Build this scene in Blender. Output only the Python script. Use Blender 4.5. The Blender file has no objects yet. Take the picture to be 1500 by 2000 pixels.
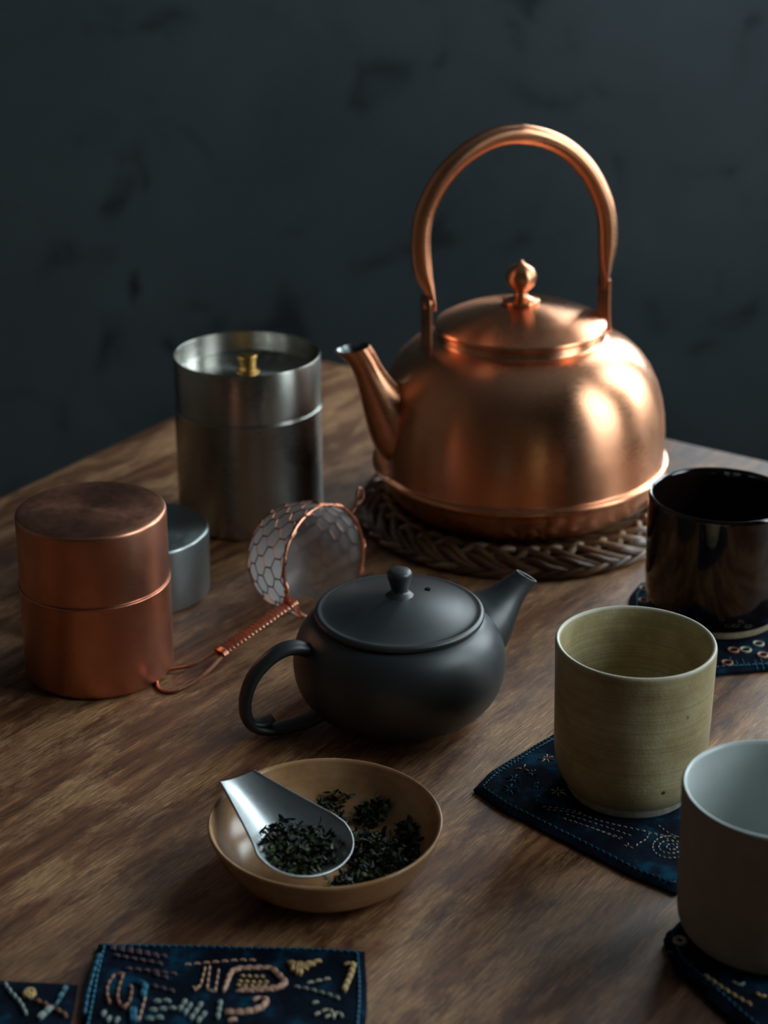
import bpy, bmesh, math, random
from mathutils import Vector, Matrix, noise
PI = math.pi
random.seed(7)
sc = bpy.context.scene
COL = sc.collection

# ------------------------------------------------------------------ camera
FPX, PITCH, PY0, CAMZ = 3482.0, math.radians(19.87), 800.0, 0.47
cd = bpy.data.cameras.new('camera'); cam = bpy.data.objects.new('camera', cd); COL.objects.link(cam)
cam.location = (0, 0, CAMZ); cam.rotation_euler = (PI/2-PITCH, 0, 0)
cd.sensor_fit = 'AUTO'; cd.sensor_width = 36.0; cd.lens = FPX/2000*36.0
cd.shift_y = -(1000-PY0)/2000
cd.clip_start = 0.01; cd.clip_end = 50
cd.dof.use_dof = True; cd.dof.focus_distance = 0.875; cd.dof.aperture_fstop = 7.5
sc.camera = cam

# ------------------------------------------------------------------ light
sc.view_settings.view_transform = 'Standard'; sc.view_settings.look = 'None'
sc.view_settings.gamma = 1; sc.view_settings.exposure = 0.0
sc.view_settings.use_curve_mapping = False
w = bpy.data.worlds.new('world'); sc.world = w; w.use_nodes = True
w.node_tree.nodes['Background'].inputs[0].default_value = (0.55, 0.72, 0.9, 1)
w.node_tree.nodes['Background'].inputs[1].default_value = 0.6
WX = 1.40           # inner face of the right wall
def area(name, loc, sx, sy, power, colr, rot):
    l = bpy.data.lights.new(name, 'AREA'); l.shape = 'RECTANGLE'; l.size = sx; l.size_y = sy
    l.energy = power; l.color = colr
    o = bpy.data.objects.new(name, l); o.location = loc; o.rotation_euler = rot; COL.objects.link(o); return o
WIN = [(1.35, 2.25, 0.25, 1.75), (0.10, 0.85, 0.25, 1.75)]     # y0,y1,z0,z1 of the two windows in the right wall
POW = [62.0, 37.0]
BWIN = (0.66, 1.32, 0.25, 1.75)                # x0,x1,z0,z1 of the window in the back wall, right of the frame
for (y0, y1, z0, z1), pw in zip(WIN, POW):
    area('daylight', (WX+0.30, (y0+y1)/2, (z0+z1)/2), z1-z0+0.1, y1-y0+0.1, pw, (0.88, 0.96, 1.0), (0, PI/2, 0))

# ------------------------------------------------------------------ helpers
area('daylight_back', ((BWIN[0]+BWIN[1])/2, 2.45+0.32, (BWIN[2]+BWIN[3])/2), BWIN[1]-BWIN[0]+.1, BWIN[3]-BWIN[2]+.1, 60.0, (0.86, 0.95, 1.0), (PI/2, 0, PI))
def at(px, py, z=0.0):
    """the point of the horizontal plane z that the reference photograph shows at a pixel"""
    c, s = math.cos(PITCH), math.sin(PITCH)
    u = (px-750)/FPX; v = (py-PY0)/FPX
    d = Vector((u, c-v*s, -s-v*c)); k = (z-CAMZ)/d.z
    return Vector((0, 0, CAMZ))+d*k
def empty(name, loc, rz=0.0, label=None, cat=None, group=None):
    o = bpy.data.objects.new(name, None); COL.objects.link(o); o.location = loc; o.rotation_euler = (0, 0, rz)
    o.empty_display_size = 0.01
    if label: o['label'] = label
    if cat: o['category'] = cat
    if group: o['group'] = group
    return o
def add(name, me, mat, parent=None, loc=None, rot=None, label=None, smooth=40):
    if isinstance(me, bmesh.types.BMesh):
        b = me; bmesh.ops.recalc_face_normals(b, faces=b.faces)
        me = bpy.data.meshes.new(name); b.to_mesh(me); b.free()
        me.polygons.foreach_set('use_smooth', [True]*len(me.polygons))
        try: me.set_sharp_from_angle(angle=math.radians(smooth))
        except Exception: pass
        for m in (mat if isinstance(mat, (list, tuple)) else [mat]): me.materials.append(m)
    o = bpy.data.objects.new(name, me); COL.objects.link(o)
    if parent: o.parent = parent
    if loc is not None: o.location = loc
    if rot is not None: o.rotation_euler = rot
    if label: o['label'] = label
    return o
def structure(o): o['kind'] = 'structure'; return o
def box(b, lo, hi, mi=0):
    vs = [b.verts.new((x, y, z)) for x in (lo[0], hi[0]) for y in (lo[1], hi[1]) for z in (lo[2], hi[2])]
    for f in ((0,1,3,2),(4,6,7,5),(0,4,5,1),(2,3,7,6),(0,2,6,4),(1,5,7,3)):
        fc = b.faces.new([vs[i] for i in f]); fc.material_index = mi
    return vs
def fillet(pts, n=5):
    """(r,z[,radius]) polyline -> polyline with rounded corners"""
    out = []
    for i, p in enumerate(pts):
        rad = p[2] if len(p) > 2 else 0
        if rad == 0 or i in (0, len(pts)-1): out.append((p[0], p[1])); continue
        P = Vector(p[:2]); A = Vector(pts[i-1][:2]); B = Vector(pts[i+1][:2])
        a = (A-P); c = (B-P); la, lc = a.length, c.length; a.normalize(); c.normalize()
        t = min(rad, la*0.49, lc*0.49)
        for k in range(n+1):
            s = k/n
            q = (P+a*t)*(1-s)**2 + P*2*s*(1-s) + (P+c*t)*s*s
            out.append((q.x, q.y))
    return out
def lathe(pts, n=96, b=None, wob=None):
    """revolve an (r,z) polyline about z; r==0 ends are closed with a fan"""
    b = b or bmesh.new(); rings = []
    for (r, z) in pts:
        if r < 1e-6: rings.append([b.verts.new((0, 0, z))]); continue
        ring = []
        for k in range(n):
            a = 2*PI*k/n
            rr = r*(1+(wob(a, z) if wob else 0))
            ring.append(b.verts.new((rr*math.cos(a), rr*math.sin(a), z)))
        rings.append(ring)
    for A, B in zip(rings, rings[1:]):
        if len(A) == 1 and len(B) == 1: continue
        for k in range(n):
            j = (k+1) % n
            if len(A) == 1: b.faces.new((A[0], B[k], B[j]))
            elif len(B) == 1: b.faces.new((A[k], A[j], B[0]))
            else: b.faces.new((A[k], A[j], B[j], B[k]))
    return b
def crom(P, n=6, closed=False):
    P = [tuple(p) for p in P]; out = []; m = len(P); d = len(P[0])
    rng = range(m) if closed else range(m-1)
    for i in rng:
        if closed: p0, p1, p2, p3 = P[(i-1) % m], P[i], P[(i+1) % m], P[(i+2) % m]
        else: p0, p1, p2, p3 = P[max(i-1, 0)], P[i], P[i+1], P[min(i+2, m-1)]
        for k in range(n):
            t = k/n
            out.append(tuple(0.5*((2*p1[j])+(-p0[j]+p2[j])*t+(2*p0[j]-5*p1[j]+4*p2[j]-p3[j])*t*t+(-p0[j]+3*p1[j]-3*p2[j]+p3[j])*t**3) for j in range(d)))
    if not closed: out.append(P[-1])
    return out
def sweep(pts, ra, rb=None, ref=None, segs=12, b=None, closed=False, caps=True, mi=0, sq=1.0):
    """tube along pts; ra is the half size along ref, rb across it"""
    b = b or bmesh.new(); pts = [Vector(p) for p in pts]; n = len(pts)
    if not isinstance(ra, (list, tuple)): ra = [ra]*n
    rb = ra if rb is None else ([rb]*n if not isinstance(rb, (list, tuple)) else rb)
    T = []
    for i in range(n):
        if closed: t = pts[(i+1) % n]-pts[i-1]
        else: t = pts[min(i+1, n-1)]-pts[max(i-1, 0)]
        T.append(t.normalized() if t.length > 1e-9 else Vector((0, 0, 1)))
    A = None; rings = []
    for i in range(n):
        if ref is not None: a = Vector(ref)
        elif A is None: a = Vector((0, 0, 1)) if abs(T[0].z) < .9 else Vector((1, 0, 0))
        else: a = A
        a = (a-T[i]*a.dot(T[i])).normalized(); A = a; B = T[i].cross(a)
        ring = []
        for k in range(segs):
            th = 2*PI*k/segs; c, s = math.cos(th), math.sin(th)
            if sq != 1.0: c = math.copysign(abs(c)**sq, c); s = math.copysign(abs(s)**sq, s)
            ring.append(b.verts.new(pts[i]+a*(ra[i]*c)+B*(rb[i]*s)))
        rings.append(ring)
    for i in range(n if closed else n-1):
        P, Q = rings[i], rings[(i+1) % n]
        for k in range(segs):
            f = b.faces.new((P[k], P[(k+1) % segs], Q[(k+1) % segs], Q[k])); f.material_index = mi
    if caps and not closed:
        for r in (rings[0], rings[-1]):
            f = b.faces.new(r); f.material_index = mi
    return b

# ------------------------------------------------------------------ materials
class N:
    def __init__(s, name):
        s.m = bpy.data.materials.new(name); s.m.use_nodes = True; s.t = s.m.node_tree
        s.b = s.t.nodes['Principled BSDF']
    def new(s, k, **kw):
        n = s.t.nodes.new(k)
        for a, v in kw.items(): setattr(n, a, v)
        return n
    def link(s, a, b): s.t.links.new(a, b)
    def coords(s, scale=(1,1,1), rot=(0,0,0), src='Object'):
        c = s.new('ShaderNodeTexCoord'); m = s.new('ShaderNodeMapping')
        m.inputs['Scale'].default_value = scale; m.inputs['Rotation'].default_value = rot
        s.link(c.outputs[src], m.inputs['Vector']); return m.outputs[0]
    def noise(s, vec, scale, detail=4, rough=.55, dist=0):
        n = s.new('ShaderNodeTexNoise'); n.inputs['Scale'].default_value = scale; n.inputs['Detail'].default_value = detail
        n.inputs['Roughness'].default_value = rough; n.inputs['Distortion'].default_value = dist
        s.link(vec, n.inputs['Vector']); return n.outputs['Fac']
    def ramp(s, fac, stops):
        r = s.new('ShaderNodeValToRGB'); e = r.color_ramp.elements
        while len(e) < len(stops): e.new(0.5)
        for el, (p, c) in zip(e, stops): el.position = p; el.color = (*c, 1) if len(c) == 3 else c
        s.link(fac, r.inputs[0]); return r.outputs[0]
    def mix(s, fac, a, b, mode='MIX'):
        m = s.new('ShaderNodeMix', data_type='RGBA', blend_type=mode)
        for sock, v in ((m.inputs[0], fac), (m.inputs[6], a), (m.inputs[7], b)):
            if hasattr(v, 'links'): s.link(v, sock)
            else: sock.default_value = v if not isinstance(v, tuple) else (*v, 1)
        return m.outputs[2]
    def maprange(s, v, a, b, c, d):
        m = s.new('ShaderNodeMapRange'); s.link(v, m.inputs[0])
        for i, q in enumerate((a, b, c, d)): m.inputs[i+1].default_value = q
        return m.outputs[0]
    def bump(s, h, strength, dist):
        n = s.new('ShaderNodeBump'); n.inputs['Strength'].default_value = strength; n.inputs['Distance'].default_value = dist
        s.link(h, n.inputs['Height']); s.link(n.outputs[0], s.b.inputs['Normal'])
    def set(s, **kw):
        for k, v in kw.items():
            i = s.b.inputs[k.replace('_', ' ')]
            if hasattr(v, 'links'): s.link(v, i)
            else: i.default_value = (*v, 1) if isinstance(v, tuple) and len(v) == 3 else v
        return s
def metal(name, base, dark, rough=.3, aniso=.5, patch=18, radial=True, rr=.12):
    m = N(name); v = m.coords()
    n1 = m.noise(v, patch, 4, .6); f = m.ramp(n1, [(.25, (0,0,0)), (.8, (1,1,1))])
    m.set(Metallic=1.0, Base_Color=m.mix(f, dark, base))
    n2 = m.noise(m.coords((30, 30, 900)) if radial else m.coords((60, 60, 60)), 6, 3, .6)
    n3 = m.noise(v, 25, 3, .5)
    s_ = m.new('ShaderNodeMath', operation='ADD'); m.link(m.maprange(n2, .3, .7, -rr*.35, rr*.35), s_.inputs[0]); m.link(m.maprange(n3, .3, .7, rough-rr*.5, rough+rr*.5), s_.inputs[1])
    m.set(Roughness=s_.outputs[0], Anisotropic=aniso, Anisotropic_Rotation=.25)
    if radial:
        g = m.new('ShaderNodeTexCoord'); cr = m.new('ShaderNodeVectorMath', operation='CROSS_PRODUCT'); cr.inputs[0].default_value = (0, 0, 1)
        sb = m.new('ShaderNodeVectorMath', operation='MULTIPLY'); sb.inputs[1].default_value = (1, 1, 0); m.link(g.outputs['Object'], sb.inputs[0]); m.link(sb.outputs[0], cr.inputs[1])
        vt = m.new('ShaderNodeVectorTransform', vector_type='VECTOR', convert_from='OBJECT', convert_to='WORLD'); m.link(cr.outputs[0], vt.inputs[0]); m.link(vt.outputs[0], m.b.inputs['Tangent'])
        m.bump(n2, .06, .0004)
    return m.m
COPPER = metal('brushed_copper', (.92, .44, .26), (.85, .36, .18), .30, .8)
COPPER_OLD = metal('oxidised_copper', (.74, .33, .215), (.52, .21, .125), .36, .3, 26, rr=.12)
COPPER_WIRE = metal('copper_wire', (.88, .42, .28), (.62, .26, .16), .32, 0, radial=False)
STEEL = metal('brushed_steel', (.50, .49, .45), (.36, .36, .33), .30, .75)
STEEL_PALE = metal('satin_steel', (.46, .50, .50), (.35, .39, .40), .36, .5)
STEEL_SCOOP = metal('scoop_steel', (.50, .53, .54), (.44, .47, .48), .37, .0, radial=False)
CAGE = metal('dark_copper_wire', (.42, .17, .10), (.26, .10, .06), .35, 0, radial=False)
BRASS = metal('brass', (.80, .48, .14), (.50, .26, .06), .30, .2)

def m_wood():
    m = N('worn_wood'); A = -math.radians(54)
    g = m.coords((1, 1, 1), (0, 0, A))            # x runs along the grain
    def st(sx, sy):
        q = m.new('ShaderNodeMapping'); q.inputs['Scale'].default_value = (sx, sy, sy); m.link(g, q.inputs['Vector']); return q.outputs[0]
    fine = m.noise(st(60, 1100), 1, 7, .78, .15)
    med = m.noise(st(14, 150), 1, 7, .72, .25)
    pat = m.noise(st(11, 30), 1, 8, .74, .25)
    big = m.noise(st(2.2, 6), 1, 4, .55, .4)
    col = m.ramp(med, [(.34, (.022, .008, .0035)), (.45, (.090, .034, .013)), (.55, (.20, .088, .036)), (.66, (.38, .20, .095))])
    worn = m.ramp(pat, [(.46, (0, 0, 0)), (.55, (1, 1, 1))])
    pale = m.ramp(fine, [(.38, (.065, .028, .012)), (.50, (.30, .165, .078)), (.62, (.60, .39, .215))])
    dark = m.ramp(fine, [(.40, (.022, .008, .0035)), (.58, (.15, .056, .020))])
    c1 = m.mix(worn, m.mix(.5, dark, col), m.mix(.35, pale, col))
    tone = m.ramp(big, [(.36, (.62, .48, .40)), (.48, (1.15, 1.02, .90)), (.62, (1.75, 1.62, 1.42))])
    c2 = m.mix(1.0, c1, tone, 'MULTIPLY')
    pore = m.ramp(m.noise(st(120, 1500), 1, 2, .5), [(.60, (1, 1, 1)), (.72, (.35, .28, .24))])
    c3 = m.mix(.8, c2, pore, 'MULTIPLY')
    spots = m.ramp(m.noise(g, 48, 3, .6), [(.66, (1, 1, 1)), (.76, (.38, .33, .30))])
    c4 = m.mix(.7, c3, spots, 'MULTIPLY')
    m.set(Base_Color=c4, Roughness=m.maprange(pat, .35, .65, .36, .52), Specular_IOR_Level=.6)
    h = m.new('ShaderNodeMath', operation='ADD'); m.link(fine, h.inputs[0]); m.link(med, h.inputs[1])
    m.bump(h.outputs[0], .5, .0009)
    return m.m
WOOD = m_wood()
def m_wall():
    m = N('dark_plaster'); v = m.coords()
    n1 = m.noise(v, 2.2, 6, .6, .3); n2 = m.noise(v, 9, 8, .62, .6)
    c = m.ramp(n1, [(.3, (.042, .055, .062)), (.7, (.060, .076, .084))])
    sm = m.ramp(n2, [(.32, (.40, .40, .43)), (.43, (.95, .95, .95)), (.7, (1.08, 1.08, 1.08))])
    c = m.mix(1.0, c, sm, 'MULTIPLY')
    cr = m.ramp(m.noise(m.coords((1, 1, .55)), 5.5, 9, .70, 1.6), [(.31, (.15, .15, .18)), (.36, (1, 1, 1))])
    c = m.mix(.9, c, cr, 'MULTIPLY')
    m.set(Base_Color=c, Roughness=.75, Specular_IOR_Level=.3); m.bump(n2, .35, .004); return m.m
WALL = m_wall()
def m_plain(name, colr, rough=.6, spec=.5, sc_=40, var=.25, bump=.0, metallic=0):
    m = N(name); v = m.coords(); n = m.noise(v, sc_, 5, .6)
    d = tuple(x*(1-var) for x in colr); l = tuple(x*(1+var) for x in colr)
    m.set(Base_Color=m.ramp(n, [(.3, d), (.7, l)]), Roughness=rough, Specular_IOR_Level=spec, Metallic=metallic)
    if bump: m.bump(n, .4, bump)
    return m.m
def m_clay():
    m = N('black_stoneware'); v = m.coords(); n = m.noise(v, 900, 3, .6)
    m.set(Base_Color=(.019, .0245, .028), Roughness=.43, Specular_IOR_Level=.9)
    m.bump(n, .12, .0002); return m.m
CLAY = m_clay()
def m_olive(inside=False):
    m = N('olive_glaze'); v = m.coords(); n = m.noise(v, 38, 6, .65); n2 = m.noise(v, 700, 2, .5)
    c = m.ramp(n, [(.3, (.27, .21, .10)), (.52, (.40, .33, .175)), (.72, (.50, .45, .29))])
    rings = m.noise(m.coords((4, 4, 620)), 1, 3, .6)
    c = m.mix(.35, c, m.ramp(rings, [(.35, (.55, .5, .42)), (.6, (1.1, 1.1, 1.05))]), 'MULTIPLY')
    vo = m.new('ShaderNodeTexVoronoi', feature='F1'); vo.inputs['Scale'].default_value = 75; m.link(v, vo.inputs['Vector'])
    sp = m.ramp(vo.outputs['Distance'], [(.05, (.12, .035, .012)), (.11, (1, 1, 1))])
    gate = m.ramp(m.noise(v, 42, 1, .4), [(.56, (0, 0, 0)), (.60, (1, 1, 1))])
    c = m.mix(gate, c, m.mix(1.0, c, sp, 'MULTIPLY'))
    wh = m.ramp(n2, [(.66, (0, 0, 0)), (.74, (1, 1, 1))]); c = m.mix(m.maprange(wh, 0, 1, 0, .35), c, (.50, .48, .36))
    sx = m.new('ShaderNodeSeparateXYZ'); m.link(v, sx.inputs[0]); c = m.mix(m.maprange(sx.outputs[2], .0772, .0785, 0, .75), c, (.62, .60, .50))
    m.set(Base_Color=c, Roughness=m.maprange(n, .3, .7, .34, .52), Specular_IOR_Level=.5)
    h = m.new('ShaderNodeMath', operation='ADD'); m.link(n2, h.inputs[0]); m.link(rings, h.inputs[1])
    m.bump(h.outputs[0], .22, .0006); return m.m
OLIVE = m_olive()
def m_black_glaze():
    m = N('tenmoku_glaze'); v = m.coords(); n = m.noise(v, 30, 5, .6)
    m.set(Base_Color=m.ramp(n, [(.35, (.003, .002, .002)), (.7, (.010, .004, .003))]), Roughness=.10, Specular_IOR_Level=.55, Coat_Weight=.4, Coat_Roughness=.05)
    m.bump(m.noise(v, 60, 2, .5), .12, .0012); return m.m
BLACKG = m_black_glaze()
WHITEG = m_plain('white_porcelain', (.52, .56, .55), .28, .5, 60, .04, .0002)
TAUPE = m_plain('taupe_outside', (.31, .27, .225), .7, .25, 120, .08, .0003)  # even matt grey-brown for the outer wall of the white cup
PALEFOOT = m_plain('unglazed_foot', (.34, .33, .27), .8, .3, 300, .25, .0004)
CREAMFOOT = m_plain('cream_foot', (.42, .33, .22), .75, .3, 300, .2, .0004)
def m_bowl():
    m = N('caramel_glaze'); v = m.coords(); n = m.noise(v, 60, 6, .62); n2 = m.noise(m.coords((6, 6, 300)), 1, 3, .6)
    c = m.ramp(n, [(.3, (.35, .18, .075)), (.55, (.47, .26, .125)), (.75, (.56, .345, .185))])
    c = m.mix(.3, c, m.ramp(n2, [(.35, (.7, .66, .6)), (.65, (1.1, 1.1, 1.1))]), 'MULTIPLY')
    m.set(Base_Color=c, Roughness=.24, Specular_IOR_Level=.5); m.bump(n, .15, .0003); return m.m
BOWLG = m_bowl()
RATTAN = [m_plain('rattan_%s' % k, c, .38, .5, 160, .3, .0003) for k, c in (('brown', (.15, .072, .034)), ('dark', (.085, .038, .018)), ('tan', (.26, .155, .085)))]
def m_cloth():
    m = N('indigo_cloth'); v = m.coords()
    wv = m.new('ShaderNodeTexWave', wave_type='BANDS', bands_direction='X'); wv.inputs['Scale'].default_value = 420; wv.inputs['Distortion'].default_value = 1.2; m.link(v, wv.inputs[0])
    wv2 = m.new('ShaderNodeTexWave', wave_type='BANDS', bands_direction='Y'); wv2.inputs['Scale'].default_value = 420; wv2.inputs['Distortion'].default_value = 1.2; m.link(v, wv2.inputs[0])
    h = m.new('ShaderNodeMath', operation='MULTIPLY'); m.link(wv.outputs['Fac'], h.inputs[0]); m.link(wv2.outputs['Fac'], h.inputs[1])
    n = m.noise(v, 55, 5, .65)
    c = m.ramp(n, [(.40, (.0035, .0050, .010)), (.54, (.0055, .012, .026)), (.66, (.004, .058, .110))])
    c = m.mix(m.maprange(h.outputs[0], 0, 1, 0, .35), c, (.010, .022, .042))
    m.set(Base_Color=c, Roughness=.95, Specular_IOR_Level=.06, Sheen_Weight=0.0); m.bump(h.outputs[0], .6, .0005); return m.m
CLOTH = m_cloth()
THREAD = {k: m_plain('thread_'+k, c, .65, .3, 400, .15) for k, c in dict(blue=(.016, .125, .215), teal=(.05, .15, .20), pink=(.55, .32, .23), cream=(.42, .40, .30), gold=(.52, .34, .15), grey=(.25, .31, .29), rust=(.30, .14, .09), plum=(.17, .11, .13)).items()}
LEAF = [m_plain('tea_%s' % k, c, .55, .4, 300, .35) for k, c in (('black', (.007, .010, .006)), ('green', (.018, .038, .013)), ('olive', (.075, .095, .025)))]
HOLE_SHADE = m_plain('hole_shade', (.003, .003, .003), .9, .1)
def m_gauze():
    m = N('fine_steel_mesh'); v = m.coords()
    m.set(Base_Color=(.50, .50, .51), Metallic=.35, Roughness=.5)
    tr = m.new('ShaderNodeBsdfTransparent'); tl = m.new('ShaderNodeBsdfTranslucent'); tl.inputs[0].default_value = (.90, .90, .92, 1)
    a = m.new('ShaderNodeMixShader'); a.inputs[0].default_value = .45; m.link(m.b.outputs[0], a.inputs[1]); m.link(tl.outputs[0], a.inputs[2])
    mx = m.new('ShaderNodeMixShader'); mx.inputs[0].default_value = .50
    m.link(tr.outputs[0], mx.inputs[1]); m.link(a.outputs[0], mx.inputs[2]); m.link(mx.outputs[0], m.t.nodes['Material Output'].inputs[0]); return m.m
GAUZE = m_gauze()
PAINT = m_plain('white_window_paint', (.42, .43, .42), .5, .4, 20, .06)
FLOORM = m_plain('dark_floor_boards', (.045, .028, .018), .5, .4, 6, .4)
PALEWALL = m_plain('warm_plaster', (.13, .105, .085), .85, .2, 3, .1)
CEIL = m_plain('grey_ceiling_plaster', (.12, .125, .13), .9, .2, 5, .1)
def m_glass():
    m = N('window_glass'); m.set(Base_Color=(1, 1, 1), Roughness=0.0, IOR=1.45)
    tr = m.new('ShaderNodeBsdfTransparent'); tr.inputs[0].default_value = (.94, .97, .97, 1); gl = m.new('ShaderNodeBsdfGlossy'); gl.inputs['Roughness'].default_value = .02
    mx = m.new('ShaderNodeMixShader'); mx.inputs[0].default_value = .06
    m.link(tr.outputs[0], mx.inputs[1]); m.link(gl.outputs[0], mx.inputs[2]); m.link(mx.outputs[0], m.t.nodes['Material Output'].inputs[0]); return m.m
GLASS = m_glass()

# ------------------------------------------------------------------ room
FZ, CZ = -0.75, 2.3
XL, YB, YF = -1.9, 2.45, -2.2
def slab(name, lo, hi, mat):
    b = bmesh.new(); box(b, lo, hi); return structure(add(name, b, mat))
slab('floor', (XL-.1, YF-.1, FZ-.1), (WX+.1, YB+.1, FZ), FLOORM)
slab('ceiling', (XL-.1, YF-.1, CZ), (WX+.1, YB+.1, CZ+.1), CEIL)
slab('wall_left', (XL-.1, YF, FZ), (XL, YB, CZ), PALEWALL)
slab('wall_front', (XL-.1, YF-.1, FZ), (WX+.1, YF, CZ), PALEWALL)
b = bmesh.new()
T = .1; z0, z1 = WIN[0][2], WIN[0][3]
box(b, (WX, YF, FZ), (WX+T, YB, z0)); box(b, (WX, YF, z1), (WX+T, YB, CZ))
ys = [YF, WIN[1][0], WIN[1][1], WIN[0][0], WIN[0][1], YB]
for i in (0, 2, 4): box(b, (WX, ys[i], z0), (WX+T, ys[i+1], z1))
structure(add('wall_right', b, WALL))
b = bmesh.new()
bx0, bx1, bz0, bz1 = BWIN
for lo, hi in (((XL-.1, FZ), (bx0, CZ)), ((bx1, FZ), (WX+.1, CZ)), ((bx0, FZ), (bx1, bz0)), ((bx0, bz1), (bx1, CZ))): box(b, (lo[0], YB, lo[1]), (hi[0], YB+T, hi[1]))
bmesh.ops.remove_doubles(b, verts=b.verts, dist=1e-5)
structure(add('wall_back', b, WALL))
for wi, (y0, y1, z0, z1) in enumerate(WIN+[BWIN]):
    e = empty('window_%d' % (wi+1), (WX+.05, (y0+y1)/2, z0) if wi < 2 else ((y0+y1)/2, YB+.05, z0), 0 if wi < 2 else PI/2); structure(e)
    hw = (y1-y0)/2; h = z1-z0
    b = bmesh.new(); f = .035
    box(b, (-.03, -hw, 0), (.03, -hw+f, h)); box(b, (-.03, hw-f, 0), (.03, hw, h)); box(b, (-.03, -hw+f, 0), (.03, hw-f, f)); box(b, (-.03, -hw+f, h-f), (.03, hw-f, h))
    add('window_frame', b, PAINT, e)
    b = bmesh.new(); box(b, (-.02, -.02, f), (.02, .02, h-f)); add('mullion', b, PAINT, e)
    for q in (1/3, 2/3):
        b = bmesh.new(); zz = f+(h-2*f)*q; box(b, (-.012, -hw+f, zz-.009), (.012, -.02, zz+.009)); box(b, (-.012, .02, zz-.009), (.012, hw-f, zz+.009)); add('glazing_bar', b, PAINT, e)
    for s in (-1, 1):
        for q in range(3):
            b = bmesh.new(); a0, a1 = sorted((s*.021, s*(hw-f-.001))); zz0 = f+(h-2*f)*q/3+.010; zz1 = f+(h-2*f)*(q+1)/3-.010
            box(b, (-.002, a0, zz0), (.002, a1, zz1)); add('pane', b, GLASS, e)

# ------------------------------------------------------------------ table
C0 = at(590, 691.5)                                  # far corner of the table top
dl = (at(0, 967)-C0).normalized(); dr = (at(1500, 898)-C0).normalized()
LL, LR = 1.75, 0.95
def tabletop():
    b = bmesh.new(); P = [C0, C0+dl*LL, C0+dl*LL+dr*LR, C0+dr*LR]
    out = []; rad = .034
    for i in range(4):
        p = P[i]; a = (P[i-1]-p).normalized(); c = (P[(i+1) % 4]-p).normalized()
        for k in range(9):
            s = k/8; out.append((p+a*rad)*(1-s)**2+p*2*s*(1-s)+(p+c*rad)*s*s)
    cen = sum(out, Vector())/len(out)
    prof = [(-.010, 0), (-.006, 0), (-.0025, -.0008), (-.0006, -.003), (0, -.006), (0, -.028), (-.004, -.032), (-.010, -.032)]
    rings = []
    for off, z in prof:
        ring = []
        for i, p in enumerate(out):
            a = (out[i-1]-out[(i+1) % len(out)]).normalized(); nrm = Vector((-a.y, a.x, 0))
            if nrm.dot(p-cen) < 0: nrm = -nrm
            q = p+nrm*off; ring.append(b.verts.new((q.x, q.y, z)))
        rings.append(ring)
    n = len(out)
    for A, B in zip(rings, rings[1:]):
        for k in range(n): b.faces.new((A[k], A[(k+1) % n], B[(k+1) % n], B[k]))
    b.faces.new(rings[0]); b.faces.new(rings[-1]); return b
tb = empty('table', (0, 0, FZ), label='dark worn wooden table with bare grained top carrying all the tea things', cat='table')
def under(o): o.location = (0, 0, -FZ); return o
under(add('tabletop', tabletop(), WOOD, tb))
b = bmesh.new(); I = [C0+(dl+dr)*.10, C0+dl*(LL-.1)+dr*.1, C0+dl*(LL-.1)+dr*(LR-.1), C0+dr*(LR-.1)+dl*.1]
for i in range(4):
    p, q = I[i], I[(i+1) % 4]; t = (q-p).normalized(); nn = Vector((-t.y, t.x, 0))*.011
    b2 = bmesh.new(); vs = []
    for z in (-.033, -.115):
        for a in (p-nn+t*.024, q-nn-t*.024, q+nn-t*.024, p+nn+t*.024): vs.append(b2.verts.new((a.x, a.y, z)))
    for f in ((0,1,2,3), (4,7,6,5), (0,4,5,1), (1,5,6,2), (2,6,7,3), (3,7,4,0)): b2.faces.new([vs[k] for k in f])
    under(add('apron', b2, WOOD, tb))
    b2 = bmesh.new(); vs = []
    for z, hs in ((-.033, .024), (FZ+.001, .017)):
        for sx, sy in ((-1,-1), (1,-1), (1,1), (-1,1)):
            a = p+dl*hs*sx+dr*hs*sy; vs.append(b2.verts.new((a.x, a.y, z)))
    for f in ((0,1,2,3), (4,7,6,5), (0,4,5,1), (1,5,6,2), (2,6,7,3), (3,7,4,0)): b2.faces.new([vs[k] for k in f])
    under(add('leg', b2, WOOD, tb))
b.free()

# ------------------------------------------------------------------ trivet under the kettle
KX, KY, KA = .0900, 1.0975, math.radians(20)
tv = empty('woven_trivet', (KX, KY, 0), label='round braided brown rattan trivet under the copper kettle', cat='trivet')
def polar(pts, n=5):
    P = crom([(r*math.cos(math.radians(a)), r*math.sin(math.radians(a)), z) for r, a, z in pts], n); return P
def clones(mesh_b, name, mats, count, phase=0.0, jit=0.0):
    o0 = None
    for i in range(count):
        ang = 2*PI*i/count+phase+random.uniform(-jit, jit)
        if o0 is None: o0 = add(name, mesh_b, mats, tv, rot=(0, 0, ang)); o = o0
        else:
            o = o0.copy(); COL.objects.link(o); o.parent = tv; o.rotation_euler = (random.uniform(-.004, .004), random.uniform(-.004, .004), ang)
P = polar([(.052, -26, .0055), (.066, -17, .0085), (.080, -6, .0085), (.0915, 4, .0125), (.1005, 13, .0085), (.1035, 20, .0050), (.098, 27, .0040), (.089, 31, .0030)])
clones(sweep(P, .0029, segs=8), 'strand', RATTAN[0], 34, 0, .03)
P = polar([(.101, -14, .0035), (.0955, -6, .0085), (.0890, 1, .0135), (.0815, 9, .0075), (.0700, 19, .0040), (.056, 29, .0035)])
clones(sweep(P, .0024, segs=8), 'strand', RATTAN[2], 34, math.radians(4.5), .03)
P = polar([(.0935, -16, .0030), (.1000, -8, .0110), (.1045, 0, .0068), (.1035, 9, .0026)])
clones(sweep(P, .0025, segs=8), 'strand', RATTAN[1], 34, math.radians(2), .03)
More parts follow.
